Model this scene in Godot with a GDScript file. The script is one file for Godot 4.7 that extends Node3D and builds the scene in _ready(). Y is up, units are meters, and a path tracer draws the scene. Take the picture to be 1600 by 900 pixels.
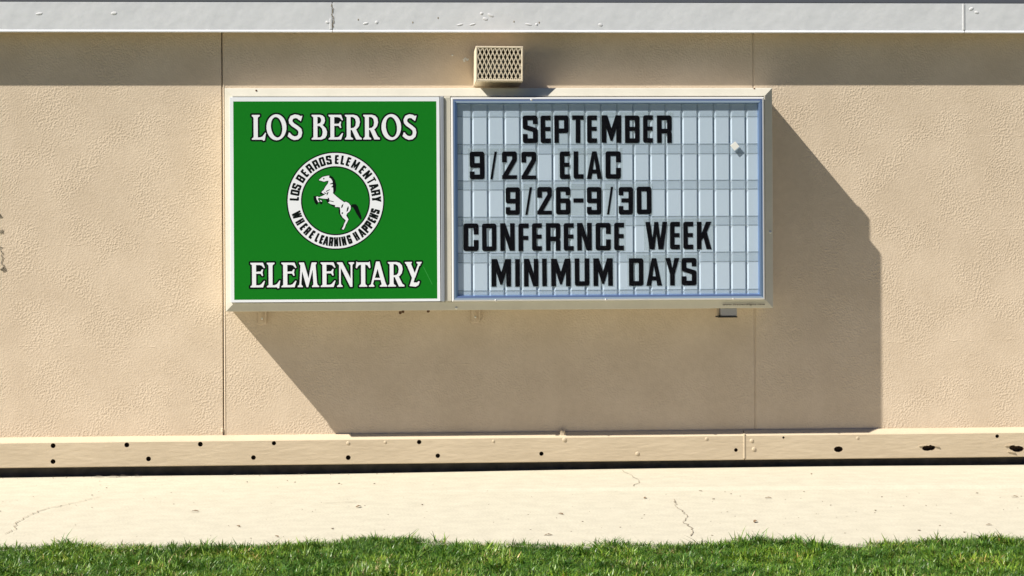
extends Node3D
# A tan stucco school wall with its sign cabinet, a path and a strip of lawn.
# Axes: x along the wall, y up, z out of the wall (wall face at z = 0, path surface at y = 0).

var mats := {}
var taken := {}
var rng := RandomNumberGenerator.new()

# ---------------------------------------------------------------- naming and tagging
func numbered(called: String) -> String:
	if not taken.has(called):
		taken[called] = 0
		return called
	taken[called] += 1
	return "%s_%03d" % [called, taken[called]]

func tag(o: Node, label: String, category: String, group := "") -> void:
	o.set_meta("label", label)
	o.set_meta("category", category)
	if group != "":
		o.set_meta("group", group)

func thing(called: String, label: String, category: String, at := Vector3.ZERO, group := "") -> Node3D:
	var o := Node3D.new()
	o.name = numbered(called)
	add_child(o)
	o.position = at
	tag(o, label, category, group)
	return o

func part(called: String, mesh: Mesh, m: Material, parent: Node, at := Vector3.ZERO) -> MeshInstance3D:
	var o := MeshInstance3D.new()
	o.name = called if parent != self else numbered(called)
	o.mesh = mesh
	o.material_override = m
	o.position = at
	parent.add_child(o, true)
	return o

# ---------------------------------------------------------------- mesh helpers
func start() -> SurfaceTool:
	var st := SurfaceTool.new()
	st.begin(Mesh.PRIMITIVE_TRIANGLES)
	return st

func tri(st: SurfaceTool, a: Vector3, b: Vector3, c: Vector3, n: Vector3) -> void:
	# clockwise seen from the side that n points to
	if (b - a).cross(c - a).dot(n) > 0.0:
		var s := b
		b = c
		c = s
	for p in [a, b, c]:
		st.set_normal(n)
		st.add_vertex(p)

func face(st: SurfaceTool, pts: Array, away: Vector3) -> void:
	# a flat convex face, its normal on the side of "away"
	var n: Vector3 = (pts[1] - pts[0]).cross(pts[2] - pts[0])
	if n.length() < 1e-12:
		n = (pts[2] - pts[0]).cross(pts[3] - pts[0]) if pts.size() > 3 else away
	n = n.normalized()
	if n.dot(away) < 0.0:
		n = -n
	for i in range(1, pts.size() - 1):
		tri(st, pts[0], pts[i], pts[i + 1], n)

func add_box(st: SurfaceTool, lo: Vector3, hi: Vector3, b := 0.0) -> void:
	# a box with chamfered edges
	var c := (lo + hi) / 2.0
	var h := (hi - lo) / 2.0
	if b <= 0.0:
		b = 0.0
	for ax in 3:
		var u := (ax + 1) % 3
		var v := (ax + 2) % 3
		for s in [-1.0, 1.0]:
			var pts := []
			for q in [[-1, -1], [1, -1], [1, 1], [-1, 1]]:
				var p := Vector3.ZERO
				p[ax] = s * h[ax]
				p[u] = q[0] * (h[u] - b)
				p[v] = q[1] * (h[v] - b)
				pts.append(c + p)
			var n := Vector3.ZERO
			n[ax] = s
			face(st, pts, n)
			if b > 0.0:
				for s2 in [-1.0, 1.0]:
					# the chamfer between face ax,s and face u,s2
					var e := []
					for q in [[-1, 0], [1, 0], [1, 1], [-1, 1]]:
						var p := Vector3.ZERO
						p[v] = q[0] * (h[v] - b)
						p[ax] = s * (h[ax] if q[1] == 0 else h[ax] - b)
						p[u] = s2 * (h[u] - b if q[1] == 0 else h[u])
						e.append(c + p)
					var n2 := Vector3.ZERO
					n2[ax] = s
					n2[u] = s2
					face(st, e, n2)
	if b > 0.0:
		for sx in [-1.0, 1.0]:
			for sy in [-1.0, 1.0]:
				for sz in [-1.0, 1.0]:
					var s := Vector3(sx, sy, sz)
					face(st, [c + s * (h - Vector3(0, b, b)), c + s * (h - Vector3(b, 0, b)), c + s * (h - Vector3(b, b, 0))], s)

func box(lo: Vector3, hi: Vector3, b := 0.0) -> ArrayMesh:
	var st := start()
	add_box(st, lo, hi, b)
	return st.commit()

func add_bar(st: SurfaceTool, a: Vector3, c: Vector3, w: float, d: float) -> void:
	# a straight bar of width w across and depth d along z, between two points of one z
	var t := (c - a).normalized()
	var s := t.cross(Vector3.BACK).normalized() * w / 2.0
	var k := Vector3(0, 0, d / 2.0)
	var q := [a - s - k, a + s - k, a + s + k, a - s + k, c - s - k, c + s - k, c + s + k, c - s + k]
	face(st, [q[0], q[1], q[5], q[4]], -k)
	face(st, [q[2], q[3], q[7], q[6]], k)
	face(st, [q[1], q[2], q[6], q[5]], s)
	face(st, [q[3], q[0], q[4], q[7]], -s)
	face(st, [q[0], q[1], q[2], q[3]], -t)
	face(st, [q[4], q[5], q[6], q[7]], t)

func frame_bars(parent: Node, called: String, x0: float, y0: float, x1: float, y1: float, profile: Array, m: Material) -> void:
	# four mitred bars round a rectangle; the profile is a closed ring of (inset, z)
	var corner := func(k: int, p: Vector2) -> Vector3:
		match k % 4:
			0: return Vector3(x0 + p.x, y0 + p.x, p.y)
			1: return Vector3(x1 - p.x, y0 + p.x, p.y)
			2: return Vector3(x1 - p.x, y1 - p.x, p.y)
		return Vector3(x0 + p.x, y1 - p.x, p.y)
	var mid := Vector2.ZERO
	for p in profile:
		mid += p / profile.size()
	for k in 4:
		var st := start()
		var cm: Vector3 = (corner.call(k, mid) + corner.call(k + 1, mid)) / 2.0
		for j in profile.size():
			var p: Vector2 = profile[j]
			var q: Vector2 = profile[(j + 1) % profile.size()]
			var e := [corner.call(k, p), corner.call(k + 1, p), corner.call(k + 1, q), corner.call(k, q)]
			var em: Vector3 = (e[0] + e[1] + e[2] + e[3]) / 4.0
			# outward in the plane across the bar
			var away := em - cm
			away[k % 2] = 0.0
			face(st, e, away)
		# mitred ends
		for s in [0, 1]:
			var fan := []
			for p in profile:
				fan.append(corner.call(k + s, p))
			var along: Vector3 = corner.call(k + s, mid) - cm
			for j in range(1, fan.size() - 1):
				face(st, [fan[0], fan[j], fan[j + 1]], along)
		part(called, st.commit(), m, parent)

func ribbon(pts: Array, w: float, n: Vector3, seed_: int) -> ArrayMesh:
	# a thin uneven crack line lying on a surface with normal n
	var st := start()
	var r := RandomNumberGenerator.new()
	r.seed = seed_
	var line := []
	for i in pts.size() - 1:
		for k in 6:
			var p: Vector3 = pts[i].lerp(pts[i + 1], k / 6.0)
			var side: Vector3 = (pts[i + 1] - pts[i]).normalized().cross(n)
			line.append(p + side * r.randf_range(-1, 1) * w * 1.6)
	line.append(pts[-1])
	for i in line.size() - 1:
		var t: Vector3 = (line[i + 1] - line[i]).normalized().cross(n)
		var a := w * r.randf_range(0.25, 0.6) * (0.15 if r.randf() < 0.25 else 1.0)
		var b := w * r.randf_range(0.25, 0.6)
		face(st, [line[i] - t * a, line[i] + t * a, line[i + 1] + t * b, line[i + 1] - t * b], n)
	return st.commit()

# ---------------------------------------------------------------- materials
func lin(r: float, g: float, b: float) -> Color:
	return Color(r, g, b).linear_to_srgb()

func noise_image(size: int, freq: float, octaves: int, seed_: int, kind := FastNoiseLite.TYPE_SIMPLEX_SMOOTH) -> Image:
	var n := FastNoiseLite.new()
	n.noise_type = kind
	n.seed = seed_
	n.frequency = freq
	n.fractal_octaves = octaves
	n.fractal_type = FastNoiseLite.FRACTAL_FBM if octaves > 1 else FastNoiseLite.FRACTAL_NONE
	return n.get_seamless_image(size, size)

func blend_tex(size: int, layers: Array, a: Color, b: Color) -> ImageTexture:
	# mixes noise layers [freq, octaves, seed, weight] and turns 0..1 into a..b
	var sums := PackedFloat32Array()
	sums.resize(size * size)
	for l in layers:
		var d := noise_image(size, l[0], l[1], l[2]).get_data()
		var w: float = l[3] / 255.0
		for i in d.size():
			sums[i] += d[i] * w
	var out := PackedByteArray()
	out.resize(size * size * 3)
	for i in sums.size():
		var c := a.lerp(b, clampf(sums[i], 0.0, 1.0))
		out[i * 3] = c.r8
		out[i * 3 + 1] = c.g8
		out[i * 3 + 2] = c.b8
	return ImageTexture.create_from_image(Image.create_from_data(size, size, false, Image.FORMAT_RGB8, out))

func height_tex(size: int, layers: Array) -> ImageTexture:
	var sums := PackedFloat32Array()
	sums.resize(size * size)
	for l in layers:
		var d := noise_image(size, l[0], l[1], l[2]).get_data()
		var w: float = l[3] / 255.0
		for i in d.size():
			sums[i] += d[i] * w
	var out := PackedByteArray()
	out.resize(size * size)
	for i in sums.size():
		out[i] = int(clampf(sums[i], 0.0, 1.0) * 255.0)
	return ImageTexture.create_from_image(Image.create_from_data(size, size, false, Image.FORMAT_L8, out))

func stucco_tex(size: int) -> ImageTexture:
	# sprayed and trowelled plaster: blobs with flattened tops, thicker in some patches
	var fine := noise_image(size, 0.095, 2, 11).get_data()
	var grit := noise_image(size, 0.16, 2, 12).get_data()
	var patch := noise_image(size, 0.0045, 3, 13).get_data()
	var out := PackedByteArray()
	out.resize(size * size)
	for i in fine.size():
		var f := smoothstep(0.22, 0.95, fine[i] / 255.0)
		var p := 0.45 + 0.75 * smoothstep(0.3, 0.7, patch[i] / 255.0)
		out[i] = int(clampf((f * 0.62 * p + grit[i] / 255.0 * 0.16), 0.0, 1.0) * 255.0)
	return ImageTexture.create_from_image(Image.create_from_data(size, size, false, Image.FORMAT_L8, out))

func mat(called: String, c: Color, rough := 0.8, metal := 0.0) -> StandardMaterial3D:
	var m := StandardMaterial3D.new()
	m.resource_name = called
	m.albedo_color = c
	m.roughness = rough
	m.metallic = metal
	mats[called] = m
	return m

func triplanar(m: StandardMaterial3D, metres: float) -> void:
	m.uv1_triplanar = true
	m.uv1_world_triplanar = true
	m.uv1_scale = Vector3.ONE / metres

func clear(called: String, c: Color, alpha: float, rough := 0.05) -> StandardMaterial3D:
	var m := mat(called, Color(c.r, c.g, c.b, alpha), rough)
	m.transparency = BaseMaterial3D.TRANSPARENCY_ALPHA
	m.metallic_specular = 0.06
	return m

func make_materials() -> void:
	var relief := stucco_tex(1024)
	var m := mat("stucco", Color.WHITE, 0.9)
	m.albedo_texture = blend_tex(512, [[0.006, 4, 3, 0.6], [0.06, 3, 4, 0.4]], lin(0.57, 0.466, 0.345), lin(0.695, 0.58, 0.445))
	m.heightmap_enabled = true
	m.heightmap_texture = relief
	m.heightmap_scale = 0.165
	triplanar(m, 1.5)
	# painted timber of the base board
	m = mat("board_paint", Color.WHITE, 0.75)
	m.albedo_texture = blend_tex(256, [[0.012, 4, 21, 0.65], [0.09, 2, 22, 0.35]], lin(0.50, 0.415, 0.295), lin(0.60, 0.505, 0.365))
	m.heightmap_enabled = true
	m.heightmap_texture = height_tex(256, [[0.05, 4, 23, 1.0]])
	m.heightmap_scale = 0.12
	triplanar(m, 0.9)
	m.uv1_scale = Vector3(0.5, 2.2, 1.0)
	mat("raw_wood", lin(0.10, 0.06, 0.035), 0.95)
	# grey-white fascia paint
	m = mat("fascia_paint", Color.WHITE, 0.7)
	m.albedo_texture = blend_tex(256, [[0.01, 4, 31, 0.6], [0.07, 3, 32, 0.4]], lin(0.60, 0.625, 0.66), lin(0.68, 0.70, 0.73))
	m.heightmap_enabled = true
	m.heightmap_texture = height_tex(256, [[0.03, 4, 33, 1.0]])
	m.heightmap_scale = 0.15
	triplanar(m, 1.1)
	mat("fascia_filler", lin(0.66, 0.67, 0.69), 0.8)
	mat("drip_metal", lin(0.11, 0.12, 0.15), 0.6, 0.3)
	mat("soffit_paint", lin(0.42, 0.30, 0.17), 0.9)
	m = mat("roofing", lin(0.12, 0.12, 0.13), 0.95)
	# concrete of the path and the footing
	m = mat("concrete", Color.WHITE, 0.9)
	m.albedo_texture = blend_tex(512, [[0.022, 5, 41, 0.45], [0.2, 2, 42, 0.65]], lin(0.40, 0.375, 0.295), lin(0.545, 0.515, 0.41))
	m.heightmap_enabled = true
	m.heightmap_texture = height_tex(512, [[0.02, 3, 43, 0.5], [0.2, 3, 44, 0.5]])
	m.heightmap_scale = 0.18
	triplanar(m, 1.7)
	m = mat("footing", Color.WHITE, 0.95)
	m.albedo_texture = blend_tex(256, [[0.03, 4, 51, 1.0]], lin(0.15, 0.135, 0.12), lin(0.27, 0.245, 0.21))
	triplanar(m, 0.8)
	mat("crack_dirt", lin(0.27, 0.23, 0.17), 1.0)
	mat("grit", lin(0.22, 0.19, 0.14), 1.0)
	mat("dark_dirt", lin(0.05, 0.04, 0.03), 1.0)
	m = mat("soil", Color.WHITE, 1.0)
	m.albedo_texture = blend_tex(512, [[0.02, 4, 61, 0.6], [0.15, 3, 62, 0.4]], lin(0.035, 0.055, 0.015), lin(0.10, 0.13, 0.04))
	triplanar(m, 2.3)
	m = mat("grass_blade", Color.WHITE, 0.42)
	m.vertex_color_use_as_albedo = true
	m.backlight_enabled = true
	m.backlight = Color(0.5, 0.55, 0.3)
	m.cull_mode = BaseMaterial3D.CULL_DISABLED
	mat("dead_leaf", lin(0.16, 0.10, 0.05), 0.9)
	# sign cabinet
	m = mat("trim_paint", Color.WHITE, 0.55)
	m.albedo_texture = blend_tex(256, [[0.015, 4, 71, 0.7], [0.1, 2, 72, 0.3]], lin(0.52, 0.50, 0.42), lin(0.61, 0.585, 0.50))
	triplanar(m, 0.7)
	mat("face_white", lin(0.72, 0.75, 0.78), 0.35)
	m = mat("door_metal", lin(0.31, 0.44, 0.68), 0.28, 0.85)
	mat("bare_metal", lin(0.74, 0.75, 0.76), 0.42, 0.2)
	mat("divider_metal", lin(0.42, 0.45, 0.50), 0.4, 0.5)
	m = mat("panel_white", lin(0.475, 0.585, 0.70), 0.45)
	mat("panel_back", lin(0.30, 0.34, 0.38), 0.6)
	clear("rail_clear", Color(0.72, 0.78, 0.82), 0.12, 0.2)
	clear("rail_edge", Color(0.60, 0.66, 0.70), 0.40, 0.2)
	clear("plate_clear", Color(0.72, 0.78, 0.79), 0.13, 0.15)
	clear("pane_clear", Color(0.30, 0.34, 0.36), 0.004, 0.03)
	mat("letter_black", lin(0.004, 0.004, 0.006), 0.6).metallic_specular = 0.15
	mat("print_black", lin(0.02, 0.02, 0.02), 0.6)
	mat("sticker_white", lin(0.80, 0.80, 0.76), 0.6)
	mat("screw_metal", lin(0.75, 0.74, 0.70), 0.35, 0.6)
	mat("sensor_grey", lin(0.34, 0.35, 0.40), 0.6)
	mat("rust", lin(0.12, 0.06, 0.03), 0.9)
	m = mat("cage_paint", Color.WHITE, 0.6)
	m.albedo_texture = blend_tex(256, [[0.03, 4, 81, 1.0]], lin(0.62, 0.53, 0.39), lin(0.72, 0.63, 0.48))
	triplanar(m, 0.4)
	mat("cage_inside", lin(0.45, 0.44, 0.41), 0.5, 0.3)
	mat("black_rubber", lin(0.03, 0.03, 0.03), 0.8)
	mat("lamp_glass", lin(0.60, 0.60, 0.56), 0.25)

# ---------------------------------------------------------------- lettering (unit height 1, y up, worked out 400 units high)
const U := 400.0

func ccw(p: PackedVector2Array) -> PackedVector2Array:
	if Geometry2D.is_polygon_clockwise(p):
		p.reverse()
	return p

func add_shape(polys: Array, p: PackedVector2Array) -> Array:
	# union; polys holds outlines and (clockwise) holes
	p = ccw(p)
	var outs := []
	var holes := []
	for q in polys:
		if Geometry2D.is_polygon_clockwise(q):
			var h: PackedVector2Array = q.duplicate()
			h.reverse()
			for r in Geometry2D.clip_polygons(h, p):
				var rr: PackedVector2Array = r
				rr.reverse()
				holes.append(rr)
		else:
			outs.append(q)
	var cur := p
	var rest := []
	for q in outs:
		var got := Geometry2D.merge_polygons(cur, q)
		var n_out := 0
		for g in got:
			if not Geometry2D.is_polygon_clockwise(g):
				n_out += 1
		if n_out == 1:
			for g in got:
				if Geometry2D.is_polygon_clockwise(g):
					holes.append(g)
				else:
					cur = g
		else:
			rest.append(q)
	rest.append(cur)
	rest.append_array(holes)
	return rest

func cut_shape(polys: Array, p: PackedVector2Array) -> Array:
	p = ccw(p)
	var out := []
	for q in polys:
		if Geometry2D.is_polygon_clockwise(q):
			out.append(q)
		else:
			out.append_array(Geometry2D.clip_polygons(q, p))
	return out

func P(a: Array) -> PackedVector2Array:
	var r := PackedVector2Array()
	for i in range(0, a.size(), 2):
		r.append(Vector2(a[i], a[i + 1]) * U)
	return ccw(r)

func rect(x0: float, y0: float, x1: float, y1: float) -> PackedVector2Array:
	return P([x0, y0, x1, y0, x1, y1, x0, y1])

func stroke(a: Array, t: float, closed := false) -> Array:
	return Geometry2D.offset_polyline(P(a), t / 2.0 * U, Geometry2D.JOIN_ROUND, Geometry2D.END_JOINED if closed else Geometry2D.END_BUTT)

func block_glyph(ch: String, t := 0.17) -> Array:
	# condensed block capitals and digits
	var a := t / 2.0
	var w := 0.535
	var g := []
	match ch:
		"S": g = stroke([w - a, 0.69, w - a, 1 - a, a, 1 - a, a, 0.58, w - a, 0.47, w - a, a, a, a, a, 0.33], t)
		"E": g = add_shape(stroke([0.37, 1 - a, a, 1 - a, a, a, 0.37, a], t), rect(0.1, 0.44, 0.36, 0.59))
		"F": g = add_shape(stroke([0.37, 1 - a, a, 1 - a, a, 0], t), rect(0.1, 0.40, 0.355, 0.55))
		"P": g = add_shape(stroke([a, 0, a, 1 - a, w - a, 1 - a, w - a, 0.44, a, 0.44], t), rect(0, 0, t, 1))
		"R":
			g = add_shape(stroke([a, 0, a, 1 - a, w - a, 1 - a, w - a, 0.49, w - a - 0.05, 0.43, a, 0.43], t), rect(0, 0, t, 1))
			g = add_shape(g, stroke([0.3, 0.43, w - a - 0.04, 0.43, w - a, 0.34, w - a, 0], t)[0])
		"T": g = add_shape([rect(0, 0.84, 0.43, 1)], rect(0.13, 0, 0.30, 0.9))
		"M":
			g = add_shape([rect(0, 0, t, 1)], P([0.02, 1, 0.2, 1, 0.35, 0.52, 0.5, 1, 0.68, 1, 0.385, 0.07, 0.315, 0.07]))
			g = add_shape(g, rect(0.70 - t, 0, 0.70, 1))
		"N":
			g = add_shape([rect(0, 0, t, 1)], P([0.02, 1, 0.19, 1, w - 0.02, 0, w - 0.19, 0]))
			g = add_shape(g, rect(w - t, 0, w, 1))
		"W": g = [P([0, 1, 0.17, 1, 0.255, 0.40, 0.325, 1, 0.465, 1, 0.535, 0.40, 0.62, 1, 0.79, 1, 0.645, 0, 0.465, 0, 0.395, 0.56, 0.325, 0, 0.145, 0])]
		"K": g = add_shape([rect(0, 0, t, 1)], P([0.15, 0.52, 0.335, 1, 0.53, 1, 0.365, 0.62, 0.535, 0, 0.35, 0, 0.24, 0.42, 0.15, 0.27]))
		"A": g = add_shape([P([0, 0, 0.2, 1, 0.36, 1, 0.56, 0, 0.39, 0, 0.28, 0.72, 0.17, 0])], rect(0.12, 0.19, 0.44, 0.34))
		"Y": g = [P([0, 1, 0.18, 1, 0.255, 0.62, 0.33, 1, 0.51, 1, 0.34, 0.40, 0.34, 0, 0.17, 0, 0.17, 0.40])]
		"B": g = add_shape(add_shape(stroke([a, a, a, 1 - a, w - a, 1 - a, w - a, a], t, true), rect(0, 0, t, 1)), rect(0.1, 0.44, w - 0.05, 0.59))
		"D": g = add_shape(stroke([a, a, a, 1 - a, w - a, 1 - a, w - a, a], t, true), rect(0, 0, t, 1))
		"O", "0": g = stroke([a, a, a, 1 - a, w - a, 1 - a, w - a, a], t, true)
		"C": g = stroke([w - a, 0.60, w - a, 1 - a, a, 1 - a, a, a, w - a, a, w - a, 0.40], t)
		"G": g = stroke([w - a, 0.66, w - a, 1 - a, a, 1 - a, a, a, w - a, a, w - a, 0.46, 0.26, 0.46], t)
		"L": g = stroke([a, 1, a, a, 0.37, a], t)
		"U": g = stroke([a, 1, a, a, w - a, a, w - a, 1], t)
		"H": g = add_shape(add_shape([rect(0, 0, t, 1)], rect(0.1, 0.43, w - 0.1, 0.58)), rect(w - t, 0, w, 1))
		"I": g = [rect(0, 0, t, 1)]
		"2": g = add_shape(stroke([a, 0.61, a, 1 - a, w - a, 1 - a, w - a, 0.70, a, 0.08], t), rect(0, 0, w, 0.14))
		"3": g = add_shape(stroke([a, 0.70, a, 1 - a, w - a, 1 - a, w - a, a, a, a, a, 0.31], t), rect(0.1, 0.44, w - 0.1, 0.59))
		"6": g = stroke([w - a, 0.70, w - a, 1 - a, a, 1 - a, a, a, w - a, a, w - a, 0.50, a, 0.50], t)
		"9": g = stroke([a, 0.28, a, a, w - a, a, w - a, 1 - a, a, 1 - a, a, 0.50, w - a, 0.50], t)
		"-": g = [rect(0, 0.44, 0.37, 0.59)]
		"/": g = [P([0, 0, 0.085, 0, 0.25, 1, 0.165, 1])]
	return g

func ellipse(cx: float, cy: float, rx: float, ry: float, tilt := 0.0) -> PackedVector2Array:
	var r := PackedVector2Array()
	for i in 40:
		var t := TAU * i / 40.0
		r.append((Vector2(cx, cy) + Vector2(rx * cos(t), ry * sin(t)).rotated(tilt)) * U)
	return r

func union_of(list: Array) -> Array:
	var g := []
	for p in list:
		g = add_shape(g, p)
	return g

func serif_glyph(ch: String) -> Array:
	# old-style serif capitals with thick stems and flared serifs
	var foot := func(x0: float, x1: float, s0: float, s1: float) -> PackedVector2Array:
		return P([x0, 0, x1, 0, x1, 0.045, s1 + 0.01, 0.10, s1, 0.16, s0, 0.16, s0 - 0.01, 0.10, x0, 0.045])
	var cap := func(x0: float, x1: float, s0: float, s1: float) -> PackedVector2Array:
		return P([x0, 1, x1, 1, x1, 0.955, s1 + 0.01, 0.90, s1, 0.84, s0, 0.84, s0 - 0.01, 0.90, x0, 0.955])
	match ch:
		"L": return union_of([rect(0.07, 0.02, 0.235, 0.98), cap.call(0, 0.32, 0.07, 0.235),
			P([0, 0, 0.42, 0, 0.45, -0.045, 0.51, -0.03, 0.56, 0.27, 0.53, 0.28, 0.42, 0.13, 0.32, 0.09, 0.06, 0.09, 0, 0.045])])
		"O": return cut_shape([ellipse(0.40, 0.5, 0.40, 0.525)], ellipse(0.405, 0.5, 0.225, 0.415, 0.12))
		"S":
			var g := stroke([0.50, 0.84, 0.41, 0.925, 0.29, 0.945, 0.17, 0.90, 0.115, 0.79, 0.13, 0.69, 0.21, 0.60, 0.36, 0.50, 0.475, 0.40, 0.50, 0.28, 0.47, 0.15, 0.38, 0.07, 0.26, 0.055, 0.15, 0.10, 0.06, 0.19], 0.145)
			g = add_shape(g, P([0.40, 0.93, 0.46, 0.985, 0.50, 0.95, 0.585, 0.965, 0.52, 0.74, 0.45, 0.80]))
			return add_shape(g, P([0.0, 0.13, 0.05, 0.29, 0.10, 0.27, 0.17, 0.11, 0.13, 0.03]))
		"B":
			var g := [P([0, 0, 0.40, 0, 0.54, 0.06, 0.61, 0.18, 0.62, 0.32, 0.57, 0.46, 0.44, 0.585, 0.51, 0.66, 0.54, 0.77, 0.52, 0.89, 0.45, 0.97, 0.34, 1, 0, 1, 0, 0.955, 0.07, 0.90, 0.07, 0.10, 0, 0.045])]
			g = cut_shape(g, P([0.235, 0.92, 0.32, 0.91, 0.375, 0.85, 0.385, 0.76, 0.35, 0.67, 0.235, 0.63]))
			return cut_shape(g, P([0.235, 0.55, 0.33, 0.54, 0.42, 0.44, 0.445, 0.30, 0.42, 0.16, 0.35, 0.09, 0.235, 0.08]))
		"E": return union_of([rect(0.07, 0.02, 0.235, 0.98),
			P([0, 1, 0.52, 1, 0.60, 0.79, 0.56, 0.775, 0.47, 0.88, 0.38, 0.905, 0.06, 0.905, 0, 0.955]),
			P([0.2, 0.635, 0.42, 0.64, 0.48, 0.73, 0.525, 0.725, 0.50, 0.60, 0.525, 0.47, 0.48, 0.465, 0.42, 0.555, 0.2, 0.555]),
			P([0, 0, 0.52, 0, 0.60, 0.25, 0.565, 0.265, 0.44, 0.12, 0.36, 0.09, 0.06, 0.09, 0, 0.045])])
		"R":
			var g := [P([0, 1, 0.36, 1, 0.50, 0.96, 0.59, 0.86, 0.62, 0.70, 0.58, 0.54, 0.49, 0.43, 0.41, 0.39, 0.235, 0.385, 0.07, 0.38, 0.07, 0.90, 0, 0.955])]
			g = cut_shape(g, P([0.235, 0.915, 0.33, 0.905, 0.42, 0.84, 0.455, 0.70, 0.43, 0.55, 0.36, 0.475, 0.235, 0.455]))
			g = add_shape(g, rect(0.07, 0.02, 0.235, 0.45))
			g = add_shape(g, foot.call(0, 0.33, 0.07, 0.235))
			return add_shape(g, P([0.26, 0.44, 0.44, 0.44, 0.60, 0.12, 0.69, 0.055, 0.69, 0, 0.46, 0]))
		"M": return union_of([P([0.12, 0.95, 0.20, 0.86, 0.145, 0.08, 0.075, 0.08]), foot.call(0, 0.21, 0.075, 0.145),
			P([0.06, 1, 0.26, 1, 0.475, 0.25, 0.425, 0, 0.36, 0, 0.12, 0.88, 0.06, 0.955]),
			P([0.38, 0.03, 0.425, 0, 0.65, 0.86, 0.62, 0.99, 0.56, 0.96]),
			P([0.57, 1, 0.77, 1, 0.77, 0.955, 0.73, 0.90, 0.79, 0.08, 0.64, 0.08, 0.60, 0.86]), foot.call(0.58, 0.87, 0.645, 0.79)])
		"N": return union_of([rect(0.08, 0.05, 0.15, 0.93), foot.call(0, 0.22, 0.08, 0.15),
			P([0, 1, 0.21, 1, 0.62, 0.20, 0.62, 0, 0.53, 0, 0.11, 0.86, 0, 0.955]), rect(0.55, 0.1, 0.62, 0.95), cap.call(0.47, 0.69, 0.55, 0.62)])
		"T": return union_of([rect(0.215, 0.02, 0.385, 0.97), foot.call(0.14, 0.46, 0.215, 0.385),
			P([0.03, 1.03, 0.08, 0.99, 0.52, 0.99, 0.57, 1.03, 0.60, 0.77, 0.555, 0.75, 0.48, 0.87, 0.38, 0.905, 0.22, 0.905, 0.12, 0.87, 0.045, 0.75, 0, 0.77])])
		"A": return union_of([P([0.30, 1.02, 0.40, 1.0, 0.385, 0.80, 0.155, 0.08, 0.085, 0.08]), P([0.30, 1.02, 0.44, 1.02, 0.70, 0.08, 0.53, 0.08, 0.34, 0.80]),
			foot.call(0, 0.22, 0.10, 0.165), foot.call(0.45, 0.75, 0.54, 0.69), rect(0.19, 0.28, 0.5, 0.36)])
		"Y": return union_of([P([0.04, 0.96, 0.24, 0.96, 0.45, 0.46, 0.40, 0.34, 0.30, 0.34]), cap.call(0, 0.29, 0.07, 0.22),
			P([0.565, 0.95, 0.645, 0.95, 0.43, 0.36, 0.34, 0.36]), cap.call(0.49, 0.70, 0.57, 0.64),
			P([0.30, 0.36, 0.42, 0.38, 0.36, 0.17, 0.50, 0.16, 0.57, 0.22, 0.62, 0.20, 0.57, 0.06, 0.45, -0.01, 0.19, 0.02])])
	return []

func extent(polys: Array) -> Rect2:
	var r := Rect2(polys[0][0], Vector2.ZERO)
	for p in polys:
		for v in p:
			r = r.expand(v)
	return r

func mapped(polys: Array, t: Transform2D) -> Array:
	var out := []
	for p in polys:
		out.append(t * p)
	return out

func fill(img: Image, polys: Array, c: Color) -> void:
	# even-odd scan fill, straight into the print
	var lo := INF
	var hi := -INF
	for p in polys:
		for v in p:
			lo = minf(lo, v.y)
			hi = maxf(hi, v.y)
	for y in range(maxi(0, int(lo)), mini(img.get_height() - 1, int(hi)) + 1):
		var yy := y + 0.5
		var xs := []
		for p in polys:
			var n: int = p.size()
			for i in n:
				var a: Vector2 = p[i]
				var b: Vector2 = p[(i + 1) % n]
				if (a.y <= yy) != (b.y <= yy):
					xs.append(a.x + (yy - a.y) / (b.y - a.y) * (b.x - a.x))
		xs.sort()
		for i in range(0, xs.size() - 1, 2):
			var x0 := int(round(xs[i]))
			var x1 := int(round(xs[i + 1]))
			if x1 > x0:
				img.fill_rect(Rect2i(x0, y, x1 - x0, 1), c)

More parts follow.
